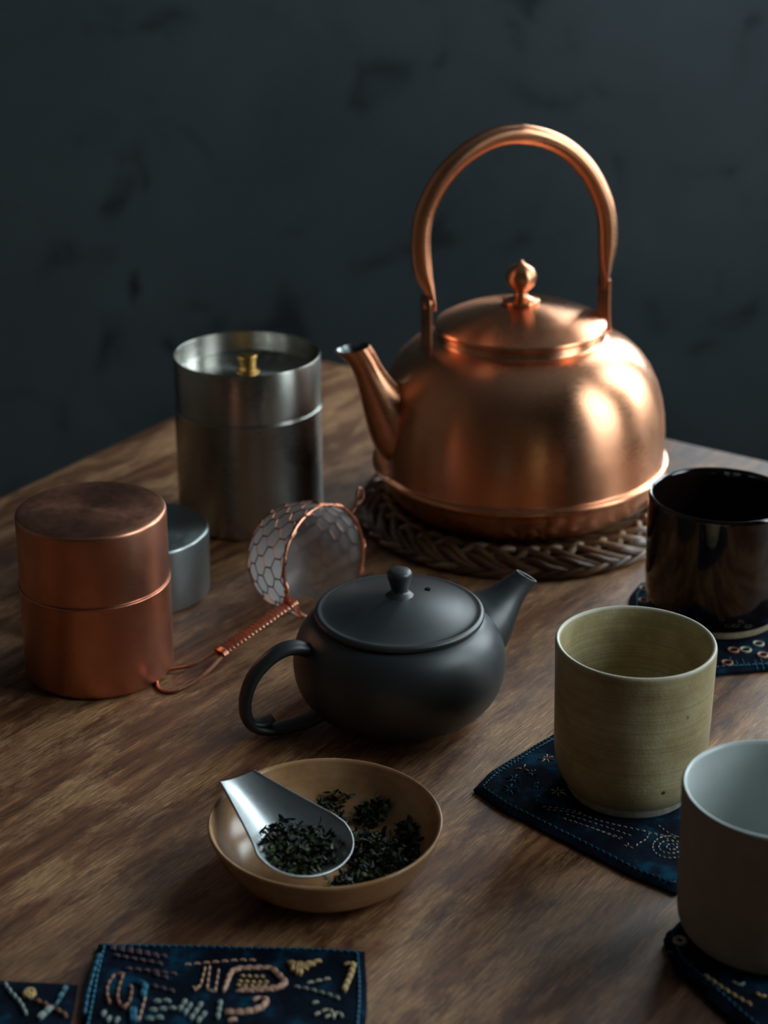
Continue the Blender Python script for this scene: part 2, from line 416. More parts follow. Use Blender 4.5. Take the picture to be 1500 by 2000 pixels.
for q in range(3):
    b = sweep([((.1045+.0022*math.cos(14*a+q*2*PI/3))*math.cos(a), (.1045+.0022*math.cos(14*a+q*2*PI/3))*math.sin(a), .0040+.0018*math.sin(14*a+q*2*PI/3)) for a in [2*PI*k/220 for k in range(220)]], .0019, segs=7, closed=True)
    add('edge_strand', b, RATTAN[q % 3], tv)
for r0, z in ((.048, .0035), (.040, .0035), (.032, .0035), (.024, .0035)):
    b = sweep([(r0*math.cos(2*PI*k/72), r0*math.sin(2*PI*k/72), z) for k in range(72)], .0027, segs=8, closed=True)
    add('coil', b, RATTAN[1], tv)

# ------------------------------------------------------------------ copper kettle
BZ = .0125
ke = empty('copper_kettle', (KX, KY, BZ), KA, label='large brushed copper kettle with tall hoop handle standing on the rattan trivet', cat='kettle')
def kz(p): return [(r, z-BZ, *x) for r, z, *x in p]
body = kz([(0, .0135), (.072, .0135), (.078, .0150, .004), (.0865, .0215, .006), (.0925, .0325, .004), (.0945, .0368, .001), (.0968, .0385, .001), (.0978, .0405, .0012), (.0965, .0425, .0012), (.0942, .0430, .0015),
            (.0945, .050), (.0944, .062), (.0936, .073), (.0918, .0835), (.0888, .0935), (.0846, .1025), (.0794, .1100), (.0730, .1162), (.0660, .1208), (.0600, .1233, .002), (.0560, .1246, .0014), (.0543, .1258, .001),
            (.0533, .1300, .001), (.0520, .1305, .0005), (.0518, .1220), (.056, .115), (.060, .110), (0, .110)])
ke.rotation_euler = (0, -math.radians(1.1), KA)
add('body', lathe(fillet(body, 4), 128), COPPER, ke, smooth=50)
lid = empty('lid', (0, 0, 0)); bpy.data.objects.remove(lid)
lp = kz([(0, .1285), (.0500, .1285), (.0548, .1305, .0006), (.0556, .1322, .0007), (.0546, .1338, .0010), (.0500, .1362), (.0430, .1393), (.034, .1424), (.024, .1447), (.014, .1461), (0, .1466)])
LID = add('lid', lathe(fillet(lp, 4), 128), COPPER, ke, smooth=60)
kp = kz([(0, .1455), (.0115, .1462), (.0122, .1475, .0006), (.0118, .1490, .0008), (.0095, .1497), (.0050, .1510), (.0040, .1530, .001), (.0044, .1550, .0008), (.0065, .1564), (.0088, .1590), (.0099, .1625), (.0096, .1658), (.0080, .1688), (.0055, .1709), (.0030, .1722), (.0016, .1734), (.0012, .1746), (0, .1750)])
add('knob', lathe(fillet(kp, 4), 48), COPPER, LID, smooth=60)
# spout (in the kettle's own x-z plane, towards -x)
sp = [(-.066, .063, .0255, .0215), (-.0748, .0675, .0250, .0210), (-.0832, .0752, .0222, .0188), (-.0908, .0862, .0172, .0156), (-.0977, .0990, .0126, .0122), (-.1030, .1110, .0098, .0098), (-.1075, .1220, .0088, .0088), (-.1130, .1310, .0096, .0090)]
sp = crom(sp, 6)
def spout_mesh():
    b = bmesh.new(); rings = []; n = len(sp); segs = 40
    def ring(i, shrink):
        x, z, ra, rb = sp[i]; x0, z0 = sp[max(i-1, 0)][:2]; x1, z1 = sp[min(i+1, n-1)][:2]
        t = Vector((x1-x0, 0, z1-z0)).normalized(); u = i/(n-1)
        k = max(0, (u-.72)/.28)                           # towards the mouth the cut turns level
        nrm = t.lerp(Vector((-.12, 0, 1)), k*.9).normalized(); A = Vector((0, 1, 0)); B = nrm.cross(A).normalized()
        out = []
        for q in range(segs):
            th = 2*PI*q/segs; c, s = math.cos(th), math.sin(th)
            stretch = 1.0
            p = Vector((x, 0, z-BZ))+A*((rb-shrink)*c)+B*((ra-shrink)*s)
            if k > 0:
                side = -(p.x-x)/ra
                if side > 0: p.x -= .0042*k*k*side**3; p.z += .0010*k*k*side**3
            out.append(b.verts.new(p))
        return out
    outer = [ring(i, 0) for i in range(n)]; inner = [ring(i, .0009) for i in range(n-1, n-18, -1)]
    R = outer+inner
    for ii, (P_, Q) in enumerate(zip(R, R[1:])):
        for q in range(segs): b.faces.new((P_[q], P_[(q+1) % segs], Q[(q+1) % segs], Q[q])).material_index = 1 if ii >= n else 0
    b.faces.new(R[0]); b.faces.new(R[-1]).material_index = 1; return b
add('spout', spout_mesh(), [COPPER, STEEL_PALE], ke, smooth=60)
# hoop handle
hp = [(-.0622, .1500, .0066, .0011), (-.0630, .1560, .0068, .0016), (-.0652, .1640, .0060, .0036), (-.0684, .1740, .0062, .0058), (-.0700, .1860, .0063, .0063), (-.0700, .2005, .0063, .0063), (-.0664, .2170, .0063, .0063), (-.0555, .2365, .0063, .0063), (-.0388, .2515, .0063, .0063), (-.0185, .2590, .0063, .0063),
      (.0035, .2575, .0063, .0063), (.0245, .2485, .0063, .0063), (.0420, .2315, .0063, .0063), (.0538, .2100, .0063, .0063), (.0580, .1930, .0063, .0063), (.0588, .1780, .0063, .0060), (.0580, .1660, .0061, .0042), (.0572, .1570, .0068, .0020), (.0562, .1500, .0066, .0011)]
hp = crom([(x+(z-.0125)*.018-.0012, z-.0035*max(0, min(1, (z-.19)/.06)), a, c) for x, z, a, c in hp], 6)
add('handle', sweep([(x, 0, z-BZ) for x, z, a, c in hp], [q[2] for q in hp], [q[3] for q in hp], ref=(0, 1, 0), segs=24), COPPER, ke, smooth=50)
# riveted lugs carrying the handle
def lug(sx, xs, zs):
    P = crom([(x, z) for x, z in zip(xs, zs)], 6); b = bmesh.new(); w_ = .0082; th = .0008; rows = []
    n = len(P)
    for i, (x, z) in enumerate(P):
        x0, z0 = P[max(i-1, 0)]; x1, z1 = P[min(i+1, n-1)]; t = Vector((x1-x0, z1-z0)).normalized(); nx, nz = -t.y*th, t.x*th
        u = i/(n-1); ww = w_*math.sqrt(max(0.02, 1-max(0, (.14-u)/.14)**2)); ww *= math.sqrt(max(.15, 1-max(0, (u-.86)/.14)**2))
        rows.append([b.verts.new((x+nx, -ww, z+nz-BZ)), b.verts.new((x+nx, ww, z+nz-BZ)), b.verts.new((x-nx, ww, z-nz-BZ)), b.verts.new((x-nx, -ww, z-nz-BZ))])
    for A, B in zip(rows, rows[1:]):
        for q in range(4): b.faces.new((A[q], A[(q+1) % 4], B[(q+1) % 4], B[q]))
    b.faces.new(rows[0]); b.faces.new(rows[-1]); L = add('lug', b, COPPER, ke)
    def rivet(c, ax):
        b = bmesh.new(); ax = Vector(ax).normalized(); q = ax.to_track_quat('Z', 'Y').to_matrix().to_4x4()
        lathe([(0, -.0004), (.0024, -.0004), (.0023, .0007), (.0016, .0013), (0, .0016)], 16, b); b.transform(Matrix.Translation(c) @ q); add('rivet', b, COPPER, L)
    rivet(Vector((sx*.0640-.0016 if sx < 0 else .0600, 0, .1525-BZ)), (sx, 0, 0))
    rivet(Vector((xs[-2]+sx*.0006, 0.0, zs[-2]+.0011-BZ)), (sx*.65, 0, 1))
lug(-1, [-.0646, -.0648, -.0648, -.0650, -.0672, -.0710, -.0760], [.1590, .1540, .1400, .1230, .1145, .1095, .1048])
lug(1, [.0588, .0592, .0592, .0600, .0632, .0680, .0735], [.1590, .1540, .1400, .1260, .1165, .1122, .1078])

# ------------------------------------------------------------------ canisters
def canister(name, x, y, R, h, seam, mat, label, topfn, lidR=None):
    e = empty(name, (x, y, 0), label=label, cat='canister'); lidR = lidR or R
    add('body', lathe(fillet([(0, 0), (R-.0020, 0), (R, .0020, .0016), (R, seam-.0026), (R+.0005, seam-.0016, .0006), (R+.0005, seam-.0006, .0006), (R-.0008, seam-.0002, .0002), (R-.0012, seam+.002), (R-.0020, seam+.002), (R-.002, .003), (0, .003)], 4), 128), mat, e, smooth=50)
    return e
cc = canister('copper_canister', -.1575, .8826, .0408, .0952, .0545, COPPER_OLD, 'dull reddish copper tea canister with flat lid at the left edge', None)
add('lid', lathe(fillet([(.0385, .0548), (.0404, .0548, .0004), (.0404, .0900), (.0404, .0942, .0045), (.0340, .0953, .003), (.018, .0949), (0, .0947)], 6), 128), COPPER_OLD, cc, smooth=60)
st = canister('steel_canister', -.0885, 1.096, .0479, .1126, .0793, STEEL, 'tall brushed steel canister with recessed lid and small brass knob', None)
L = add('lid', lathe(fillet([(.0455, .0797), (.0475, .0797, .0004), (.0475, .1122), (.0472, .1130, .0003), (.0466, .1128, .0003), (.0464, .1010), (.0462, .0997, .0006), (.0350, .1000), (.012, .1006), (0, .1007)], 5), 128), STEEL, st, smooth=50)
add('knob', lathe(fillet([(.0078, .1003), (.0078, .1013, .0004), (.0054, .1018, .0006), (.0052, .1040), (.0058, .1085), (.0064, .1104, .0003), (.0062, .1116, .0006), (0, .1120)], 4), 40), BRASS, L, smooth=50, label='small brass knob')
s2 = empty('steel_tin', (-.1455, .980, 0), label='short pale satin steel tin half hidden behind the copper canister', cat='tin')
add('lid', lathe(fillet([(0, .001), (.0385, .001), (.0402, .0012, .0004), (.0405, .0368), (.0405, .0406, .0040), (.034, .0412, .003), (.018, .0409), (0, .0408)], 6), 128), STEEL_PALE, s2, smooth=60)
add('body', lathe([(0, 0), (.0385, 0), (.0392, .0006), (.0392, .0009), (0, .0009)], 96), STEEL_PALE, s2)

# ------------------------------------------------------------------ tea strainer lying on its side
Rm = .0330
SC = Vector((-.0350, .9470, .0334)); n_ = Vector((.745, -.650, .14)).normalized()
u_ = Vector((0, 0, 1)).cross(n_).normalized(); w_ = n_.cross(u_).normalized()      # u_ to the right, w_ up in the hoop's plane
se = empty('tea_strainer', (SC.x, SC.y, 0), label='copper wire tea strainer with twisted handle lying behind the black teapot', cat='strainer')
OFF = Vector((SC.x, SC.y, 0))
def S(a, r, d): return SC+u_*(r*math.cos(a))+w_*(r*math.sin(a))-n_*d-OFF
prof = crom([(.0328, 0), (.0330, .009), (.0326, .018), (.0312, .0265), (.0280, .0335), (.0225, .0385), (.014, .0408), (.006, .0416), (.0006, .0418)], 4)
b = bmesh.new(); rings = [[b.verts.new(S(2*PI*k/64, r, d)) for k in range(64)] for r, d in prof]
for A, B in zip(rings, rings[1:]):
    for k in range(64): b.faces.new((A[k], A[(k+1) % 64], B[(k+1) % 64], B[k]))
b.faces.new(rings[-1]); add('mesh_basket', b, GAUZE, se, label='fine translucent wire gauze basket', smooth=80)
# arc length table for the hex cage
arc = [0.0]
for (r0, d0), (r1, d1) in zip(prof, prof[1:]): arc.append(arc[-1]+math.hypot(r1-r0, d1-d0))
def cage(a, s, lift=.0008):
    s = max(0, min(s, arc[-1]-1e-6))
    for i in range(len(arc)-1):
        if arc[i+1] >= s: break
    t = (s-arc[i])/(arc[i+1]-arc[i]); r = prof[i][0]*(1-t)+prof[i+1][0]*t; d = prof[i][1]*(1-t)+prof[i+1][1]*t
    k = min(1, d/.041)**3
    return S(a, r+lift*(1-k), d+lift*k)
b = bmesh.new(); NH = 18; hh = .0072; zig = .0026; rowsn = 8
for row in range(rowsn):
    s0 = row*hh
    if s0 > arc[-1]-.004: break
    for k in range(NH):
        a0 = 2*PI*(k+(.5 if row % 2 else 0))/NH; st_ = 2*PI/NH
        # v-shaped edges: from a node at (a0, s0+zig) to its two neighbours
        for sg in (-1, 1):
            sweep([cage(a0+sg*st_/2*q/3, s0+zig*(1-q/3)) for q in range(4)], .00036, segs=5, b=b)
        s1 = s0+hh
        if s1 < arc[-1]-.003:
            sweep([cage(a0, s0+zig), cage(a0, (s0+zig+s1)/2), cage(a0, s1)], .00048, segs=5, b=b)
add('hexagonal_wire_cage', b, CAGE, se)
def helix(path, R, turns, r, b, ph=0):
    pts = [Vector(p) for p in path]; n = len(pts); A = None; out = []
    for i in range(n):
        t = (pts[min(i+1, n-1)]-pts[max(i-1, 0)]).normalized()
        a = A if A is not None else (Vector((0, 0, 1)) if abs(t.z) < .9 else Vector((1, 0, 0)))
        a = (a-t*a.dot(t)).normalized(); A = a; B = t.cross(a); th = ph+2*PI*turns*i/(n-1)
        out.append(pts[i]+a*R*math.cos(th)+B*R*math.sin(th))
    return sweep(out, r, segs=6, b=b)
b = bmesh.new(); circ = [S(2*PI*k/180, Rm+.0006, -.0006) for k in range(181)]
sweep(circ[:-1], .0009, segs=8, closed=True, b=b); helix(circ, .0011, 13, .0005, b)
add('rim', b, COPPER_WIRE, se)
A0 = S(math.radians(205), Rm+.001, 0); A1 = at(432, 1273, .0065)-OFF
b = bmesh.new(); dH = (A1-A0).normalized(); side = dH.cross(Vector((0, 0, 1))).normalized(); up = side.cross(dH)
for k in range(4):
    o = side*((k-1.5)*.0021)
    sweep([A0+o*(.6), A0.lerp(A1, .1)+o, A0.lerp(A1, .5)+o, A1+o], .00070, segs=7, b=b)
nb = 19
for k in range(nb):
    c = A0.lerp(A1, (k+.7)/nb); rr = [c+side*(.0042*math.cos(q))+up*(.00155*math.sin(q)) for q in [2*PI*j/14 for j in range(14)]]
    sweep(rr, .00040, segs=5, closed=True, b=b)
for k in range(3):
    c = A1+dH*(-.001+.0011*k); sweep([c+side*(.0044*math.cos(q))+up*(.0022*math.sin(q)) for q in [2*PI*j/14 for j in range(14)]], .00065, segs=6, closed=True, b=b)
for k in range(3):
    c = A0+dH*(-.0015+.0012*k); sweep([c+side*(.0045*math.cos(q))+up*(.0022*math.sin(q)) for q in [2*PI*j/14 for j in range(14)]], .00065, segs=6, closed=True, b=b)
# legs joining the rim
for a in (190, 222): sweep([A0+dH*.001, S(math.radians(a), Rm+.0014, -.0004)], .0010, segs=7, b=b)
add('handle_grip', b, COPPER_WIRE, se, label='bound copper wire grip')
lpx = [(438, 1268, .0066), (410, 1280, .0050), (375, 1299, .0032), (342, 1306, .0022), (318, 1312, .0014), (307, 1328, .0011), (312, 1346, .0011), (336, 1351, .0011), (368, 1340, .0012), (402, 1315, .0028), (428, 1288, .0050), (440, 1276, .0060)]
add('handle_loop', sweep(crom([tuple(at(x, y, z)-OFF) for x, y, z in lpx], 6), .00105, segs=8), COPPER_WIRE, se, label='plain wire hanging loop at the handle end')
H0 = S(math.radians(38), Rm+.001, 0); b = bmesh.new()
hk = [H0, H0+u_*.004+w_*.0025, H0+u_*.0062+w_*.006, H0+u_*.0068+w_*.0105, H0+u_*.0092+w_*.0130, H0+u_*.0120+w_*.0115, H0+u_*.0118+w_*.0070, H0+u_*.0092+w_*.0048, H0+u_*.0058+w_*.0042]
sweep(crom([tuple(p) for p in hk], 5), .0009, segs=7, b=b); add('hook', b, COPPER_WIRE, se, label='small wire hook eye')

# ------------------------------------------------------------------ black teapot
TX, TY, TA = .0080, .8343, math.radians(23)
tp = empty('teapot', (TX, TY, 0), TA, label='matt black stoneware teapot with ear handle and short spout in the middle of the table', cat='teapot')
bp = crom([(.0290, .0), (.0400, .0035), (.0480, .0095), (.0535, .0180), (.0556, .0285), (.0546, .0385), (.0510, .0470), (.0465, .0525), (.0430, .0548)], 5)
add('body', lathe([(0, .0012), (.026, .0012), (.028, 0)]+bp+[(.041, .0535), (.041, .050), (.045, .040), (0, .03)], 128), CLAY, tp, smooth=60)
lp = fillet([(.0395, .0530), (.0425, .0545, .0008), (.0442, .0560, .0012), (.0442, .0578, .0012), (.0425, .0590, .0012), (.0403, .0585, .0012), (.0370, .0592), (.031, .0612), (.024, .0635), (.016, .0655), (.008, .0668), (0, .0672)], 5)
TL = add('lid', lathe(lp, 128), CLAY, tp, smooth=70)
kp = fillet([(0, .0655), (.0078, .0664), (.0064, .0677, .001), (.0044, .0690, .001), (.0043, .0702, .001), (.0056, .0745), (.0065, .0775, .001), (.0065, .0795, .0012), (.0053, .0808, .001), (.003, .0815), (0, .0817)], 5)
add('knob', lathe(kp, 48), CLAY, TL, smooth=70)
vh = Vector((.0227-TX, .8433-TY, 0)); vh.rotate(Matrix.Rotation(-TA, 3, 'Z'))
b = lathe([(0, .0006), (.0014, .0006), (.0016, .0001), (.0014, -.0006), (0, -.0006)], 20); o = add('vent_shade_disc', b, HOLE_SHADE, TL, loc=(vh.x, vh.y, .0654), rot=(0, .07, 0), label='tiny black disc as the shade inside the vent hole');  # no opening cut: a black disc paints the shade of the vent hole
sp2 = crom([(.034, .034, .0215, .0215), (.045, .040, .0190, .0200), (.0520, .0448, .0158, .0170), (.0580, .0500, .0118, .0128), (.0635, .0552, .0088, .0092), (.0690, .0600, .0070, .0072), (.0738, .0640, .0062, .0064)], 6)
def pot_spout():
    b = bmesh.new(); n = len(sp2); segs = 36; R = []
    def ring(i, sh):
        x, z, ra, rb = sp2[i]; x0, z0 = sp2[max(0, i-1)][:2]; x1, z1 = sp2[min(n-1, i+1)][:2]; t = Vector((x1-x0, 0, z1-z0)).normalized()
        A = Vector((0, 1, 0)); k = max(0, (i/(n-1)-.8)/.2); t = t.lerp(Vector((.35, 0, .94)), k*.6).normalized(); B = t.cross(A).normalized()
        return [b.verts.new(Vector((x, 0, z))+A*((rb-sh)*math.cos(2*PI*q/segs))+B*((ra-sh)*math.sin(2*PI*q/segs))) for q in range(segs)]
    R = [ring(i, 0) for i in range(n)]+[ring(n-1, .0012)]+[ring(i, .0016) for i in range(n-2, n-14, -1)]
    for P_, Q in zip(R, R[1:]):
        for q in range(segs): b.faces.new((P_[q], P_[(q+1) % segs], Q[(q+1) % segs], Q[q]))
    b.faces.new(R[0]); b.faces.new(R[-1]); return b
add('spout', pot_spout(), CLAY, tp, smooth=60)
hd = crom([(-.0440, .0400, .0046, .0040), (-.0500, .0445, .0046, .0040), (-.0570, .0478, .0046, .0038), (-.0640, .0480, .0046, .0036), (-.0725, .0440, .0046, .0034), (-.0805, .0360, .0046, .0032), (-.0848, .0255, .0046, .0031), (-.0850, .0150, .0046, .0031), (-.0810, .0078, .0046, .0030), (-.0730, .0042, .0048, .0030), (-.0630, .0036, .0052, .0030), (-.0530, .0046, .0056, .0032), (-.0430, .0080, .0060, .0036), (-.035, .0110, .0060, .0040)], 6)
add('handle', sweep([(x, 0, z) for x, z, a, c in hd], [q[2]*1.1 for q in hd], [q[3] for q in hd], ref=(0, 1, 0), segs=20), CLAY, tp, smooth=60)
cl = crom([(-.0835, .0120, .0044, .0018), (-.0800, .0095, .0044, .0020), (-.0755, .0088, .0044, .0018), (-.0705, .0105, .0038, .0014)], 5)
add('thumb_curl', sweep([(x, 0, z) for x, z, a, c in cl], [q[2] for q in cl], [q[3] for q in cl], ref=(0, 1, 0), segs=14), CLAY, tp, smooth=60)

# ------------------------------------------------------------------ embroidered cloths
def cloth(name, corners, thick, label, z0=0.0, wave=.0006, rad=.008, cat='coaster', seed=1, rnd=.12):
    cen = sum((Vector((c[0], c[1], 0)) for c in corners), Vector())/4
    e = empty(name, (cen.x, cen.y, z0), label=label, cat=cat); NN = 44
    P = [Vector((c[0], c[1], 0))-cen for c in corners]
    def pt(u, v):                                         # square -> rounded square inside the quad
        a, c = u*2-1, v*2-1
        k = max(abs(a), abs(c)); m_ = math.hypot(a, c)
        if m_ > 1e-9:
            rr = rnd*max(0, min(abs(a), abs(c))-.6)/.4
            a *= 1-rr; c *= 1-rr
        u, v = (a+1)/2, (c+1)/2
        p = P[0]*(1-u)*(1-v)+P[1]*u*(1-v)+P[2]*u*v+P[3]*(1-u)*v
        nz = noise.noise(Vector((p.x*14+seed*3, p.y*14, seed)))
        ed = noise.noise(Vector((p.x*45, p.y*45+seed, seed)))
        p = p*(1+.012*ed*k*k)
        return p, nz, k
    def height(u, v):
        p, nz, k = pt(u, v); edge = max(0, (k-.90)/.10)
        return thick*(1-.55*edge**3)+wave*(.5+nz)*min(1, k*1.5)*.9
    b = bmesh.new(); top = [[None]*(NN+1) for _ in range(NN+1)]; bot = [[None]*(NN+1) for _ in range(NN+1)]
    for i in range(NN+1):
        for j in range(NN+1):
            u, v = i/NN, j/NN; p, nz, k = pt(u, v); top[i][j] = b.verts.new((p.x, p.y, height(u, v)))
            bot[i][j] = b.verts.new((p.x*.995, p.y*.995, .0001))
    for i in range(NN):
        for j in range(NN):
            b.faces.new((top[i][j], top[i+1][j], top[i+1][j+1], top[i][j+1])); b.faces.new((bot[i][j], bot[i][j+1], bot[i+1][j+1], bot[i+1][j]))
    for i in range(NN):
        for A, B, C_, D in ((top[i][0], top[i+1][0], bot[i+1][0], bot[i][0]), (top[i][NN], top[i+1][NN], bot[i+1][NN], bot[i][NN]), (top[0][i], top[0][i+1], bot[0][i+1], bot[0][i]), (top[NN][i], top[NN][i+1], bot[NN][i+1], bot[NN][i])):
            b.faces.new((A, B, C_, D))
    add('cloth_panel', b, CLOTH, e, smooth=60)
    def onp(u, v, lift=.0): p, nz, k = pt(u, v); return Vector((p.x, p.y, height(u, v)+lift))
    # inverse lookup: world xy -> height on the cloth
    def surf(x, y, strict=False):
        best = None
        q = Vector((x, y, 0))-cen
        u = v = .5
        for _ in range(12):
            p, _n, _k = pt(u, v); pu = (pt(u+.01, v)[0]-p)/.01; pv = (pt(u, v+.01)[0]-p)/.01; d = q-p
            det = pu.x*pv.y-pu.y*pv.x
            u += (d.x*pv.y-d.y*pv.x)/det; v += (pu.x*d.y-pu.y*d.x)/det
            if strict and (u < -.3 or v < -.3 or u > 1.3 or v > 1.3): return None
            u = min(1, max(0, u)); v = min(1, max(0, v))
        if strict and (p-q).length > .0015: return None
        return Vector((q.x, q.y, height(u, v)))
    e['x'] = 0; del e['x']
    return e, onp, surf, Vector((cen.x, cen.y, z0))
def stitch(b, p, q, r=.00042, mi=0):
    p, q = Vector(p), Vector(q); m = (p+q)/2+Vector((0, 0, r*.9))
    sweep([p.lerp(m, .0)-Vector((0, 0, r*.6)), p.lerp(m, .35)+Vector((0, 0, r*.3)), m, q.lerp(m, .35)+Vector((0, 0, r*.3)), q-Vector((0, 0, r*.6))], [r*.5, r*.95, r*1.05, r*.95, r*.5], segs=5, b=b, mi=mi)
def along(pts, step):
    out = []; acc = 0; pts = [Vector(p) for p in pts]
    out.append(pts[0])
    for a, c in zip(pts, pts[1:]):
        L_ = (c-a).length; pos = step-acc
        while pos <= L_: out.append(a.lerp(c, pos/L_)); pos += step
        acc = (acc+L_) % step
    return out
def running(b, pts, surf, ln=.0022, gap=.0012, r=.0004, mi=0, colr=None):
    P = along(pts, ln+gap)
    for a, c in zip(P, P[1:]):
        d = (c-a).normalized(); q = a+d*ln; m_ = mi if colr is None else random.choice(colr)
        pa = surf(a.x, a.y, True); pb = surf(q.x, q.y, True)
        if pa and pb: stitch(b, pa, pb, r*.85, m_)
def edging(e, onp, mat, inset=.035, ln=.0021, gap=.0009, r=.00045, sides='all'):
    b = bmesh.new(); i0, i1 = inset, 1-inset
    for (a, c) in (((i0, i0), (i1, i0)), ((i1, i0), (i1, i1)), ((i1, i1), (i0, i1)), ((i0, i1), (i0, i0))):
        n = 34
        for k in range(n):
            f0 = (k+.12)/n; f1 = (k+.80)/n
            stitch(b, onp(a[0]+(c[0]-a[0])*f0, a[1]+(c[1]-a[1])*f0), onp(a[0]+(c[0]-a[0])*f1, a[1]+(c[1]-a[1])*f1), r)
    o = add('edge_stitching', b, mat, e, label='row of blue running stitches along the hem'); o['kind'] = 'stuff'; return o
def flower(e, surf, px, py, mat, size=.0045, petals=7, zc=.003, name='flower_stitch', r=.0004):
    c = at(px, py, zc); b = bmesh.new(); ph = random.random()*3
    for k in range(petals):
        a = 2*PI*k/petals+ph; s = size*random.uniform(.75, 1.1); d = Vector((math.cos(a), math.sin(a), 0))
        p = c+d*size*.18; q = c+d*s; stitch(b, surf(p.x, p.y), surf(q.x, q.y), r)
    return add(name, b, mat, e)
def knot(e, surf, px, py, mat, R=.003, zc=.003, r=.0007, name='ring_stitch'):
    c = at(px, py, zc); b = bmesh.new()
    pts = [surf(c.x+R*math.cos(a), c.y+R*math.sin(a))+Vector((0, 0, r*.5)) for a in [2*PI*k/14 for k in range(14)]]
    sweep(pts, r, segs=6, closed=True, b=b)
    return add(name, b, mat, e)
def pxpath(pts, z=.003): return [at(x, y, z) for x, y in pts]

# coaster under the olive cup
g0 = at(903, 1540, .002); e1 = Vector((.68, .733, 0)).normalized(); e2 = Vector((.712, -.702, 0)).normalized()
TG = .0030
ge, gonp, gs, gc = cloth('embroidered_coaster', [g0, g0+e2*.128, g0+e2*.128+e1*.108, g0+e1*.108], TG, 'dark indigo coaster with star flowers, corner pointing left, under the olive cup', seed=2, rnd=.06)
edging(ge, gonp, THREAD['blue'])
b = bmesh.new()
running(b, pxpath([(965, 1517), (1005, 1492), (1050, 1462), (1090, 1440)]), gs, .0014, .0012, .00035)
running(b, pxpath([(958, 1512), (998, 1487), (1043, 1457), (1083, 1435)]), gs, .0014, .0012, .00035)
o = add('border_stitching', b, THREAD['blue'], ge); o['kind'] = 'stuff'
for x, y, c, s, n in [(1067, 1483, 'pink', .0042, 7), (1022, 1502, 'pink', .0040, 3), (1090, 1548, 'cream', .0046, 6), (1040, 1511, 'blue', .0036, 7), (1004, 1523, 'blue', .0044, 7), (996, 1543, 'blue', .0048, 7), (1048, 1536, 'blue', .0036, 7), (1052, 1562, 'blue', .0038, 7)]:
    flower(ge, gs, x, y, THREAD[c], s, n)
b = bmesh.new(); cs = [0, 0, 1, 2]
rowsG = [[(1068, 1583), (1125, 1590), (1180, 1607), (1240, 1620), (1330, 1640)], [(1105, 1592), (1150, 1606), (1200, 1622), (1240, 1636)], [(1100, 1600), (1160, 1620), (1215, 1638), (1232, 1642)], [(1120, 1606), (1180, 1628), (1225, 1646)], [(1060, 1577), (1110, 1583), (1150, 1594)],
         [(1255, 1622), (1290, 1634), (1318, 1646), (1330, 1660)], [(1285, 1612), (1310, 1630), (1340, 1640)], [(1268, 1628), (1262, 1640), (1245, 1650), (1240, 1660)], [(1218, 1652), (1250, 1662)], [(1225, 1648), (1232, 1660)]]
for rw in rowsG: running(b, crom([tuple(p) for p in pxpath(rw)], 4), gs, .0016, .0013, .00034, colr=cs)
for (ex, ey, ra, rb) in ((1310, 1655, 36, 22), (1310, 1655, 24, 13), (1312, 1655, 11, 6)):
    running(b, pxpath([(ex+ra*math.cos(2*PI*k/20), ey+rb*math.sin(2*PI*k/20)) for k in range(21)]), gs, .0012, .0012, .00038, colr=cs)
o = add('contour_stitching', b, [THREAD['cream'], THREAD['pink'], THREAD['grey']], ge); o['kind'] = 'stuff'

# coaster under the black cup
ke2, konp, ks, kc = cloth('embroidered_coaster', [(.150, .993), (.1345, .862), (.262, .883), (.276, .983)], .0030, 'blue coaster with ring stitches under the black glazed cup', seed=5)
edging(ke2, konp, THREAD['blue'])
for x, y, c in [(1259, 1150, 'cream'), (1257, 1174, 'pink'), (1456, 1271, 'cream'), (1490, 1281, 'pink'), (1481, 1259, 'cream'), (1420, 1297, 'rust'), (1432, 1272, 'rust')]:
    knot(ke2, ks, x, y, THREAD[c], .0028, r=.00075)
b = bmesh.new()
for k in range(7): running(b, pxpath([(1425+k*12, 1285+((k*7) % 11)), (1432+k*12, 1306)]), ks, .0014, .0008, .0004)
o = add('blue_stitching', b, THREAD['blue'], ke2); o['kind'] = 'stuff'

# coaster under the white cup
w0 = at(1245, 1828, .002); f1 = Vector((.87, .49, 0)).normalized(); f2 = Vector((.49, -.87, 0)).normalized()
we, wonp, ws, wc = cloth('embroidered_coaster', [w0, w0+f2*.125, w0+f2*.125+f1*.125, w0+f1*.125], .0046, 'thick dark indigo coaster under the white cup at the lower right', seed=8)
edging(we, wonp, THREAD['blue'])
knot(we, ws, 1328, 1840, THREAD['cream'], .0022, .0048, .001)
b = bmesh.new()
for q in ([(1268, 1822), (1300, 1818), (1335, 1808)], [(1290, 1842), (1305, 1852), (1320, 1862)]): running(b, pxpath(q, .0048), ws, .003, .0008, .0007)
o = add('blue_stitching', b, THREAD['blue'], we); o['kind'] = 'stuff'
b = bmesh.new(); running(b, pxpath([(1375, 1905), (1410, 1930), (1450, 1955), (1478, 1968)], .0048), ws, .003, .0006, .0008); running(b, pxpath([(1476, 1942), (1490, 1950), (1499, 1945)], .0048), ws, .002, .0006, .0008)
o = add('gold_stitching', b, THREAD['gold'], we); o['kind'] = 'stuff'
b = bmesh.new(); running(b, pxpath([(1430, 1918), (1445, 1928), (1462, 1916)], .0048), ws, .002, .0006, .0007); add('grey_stitching', b, THREAD['grey'], we)['kind'] = 'stuff'

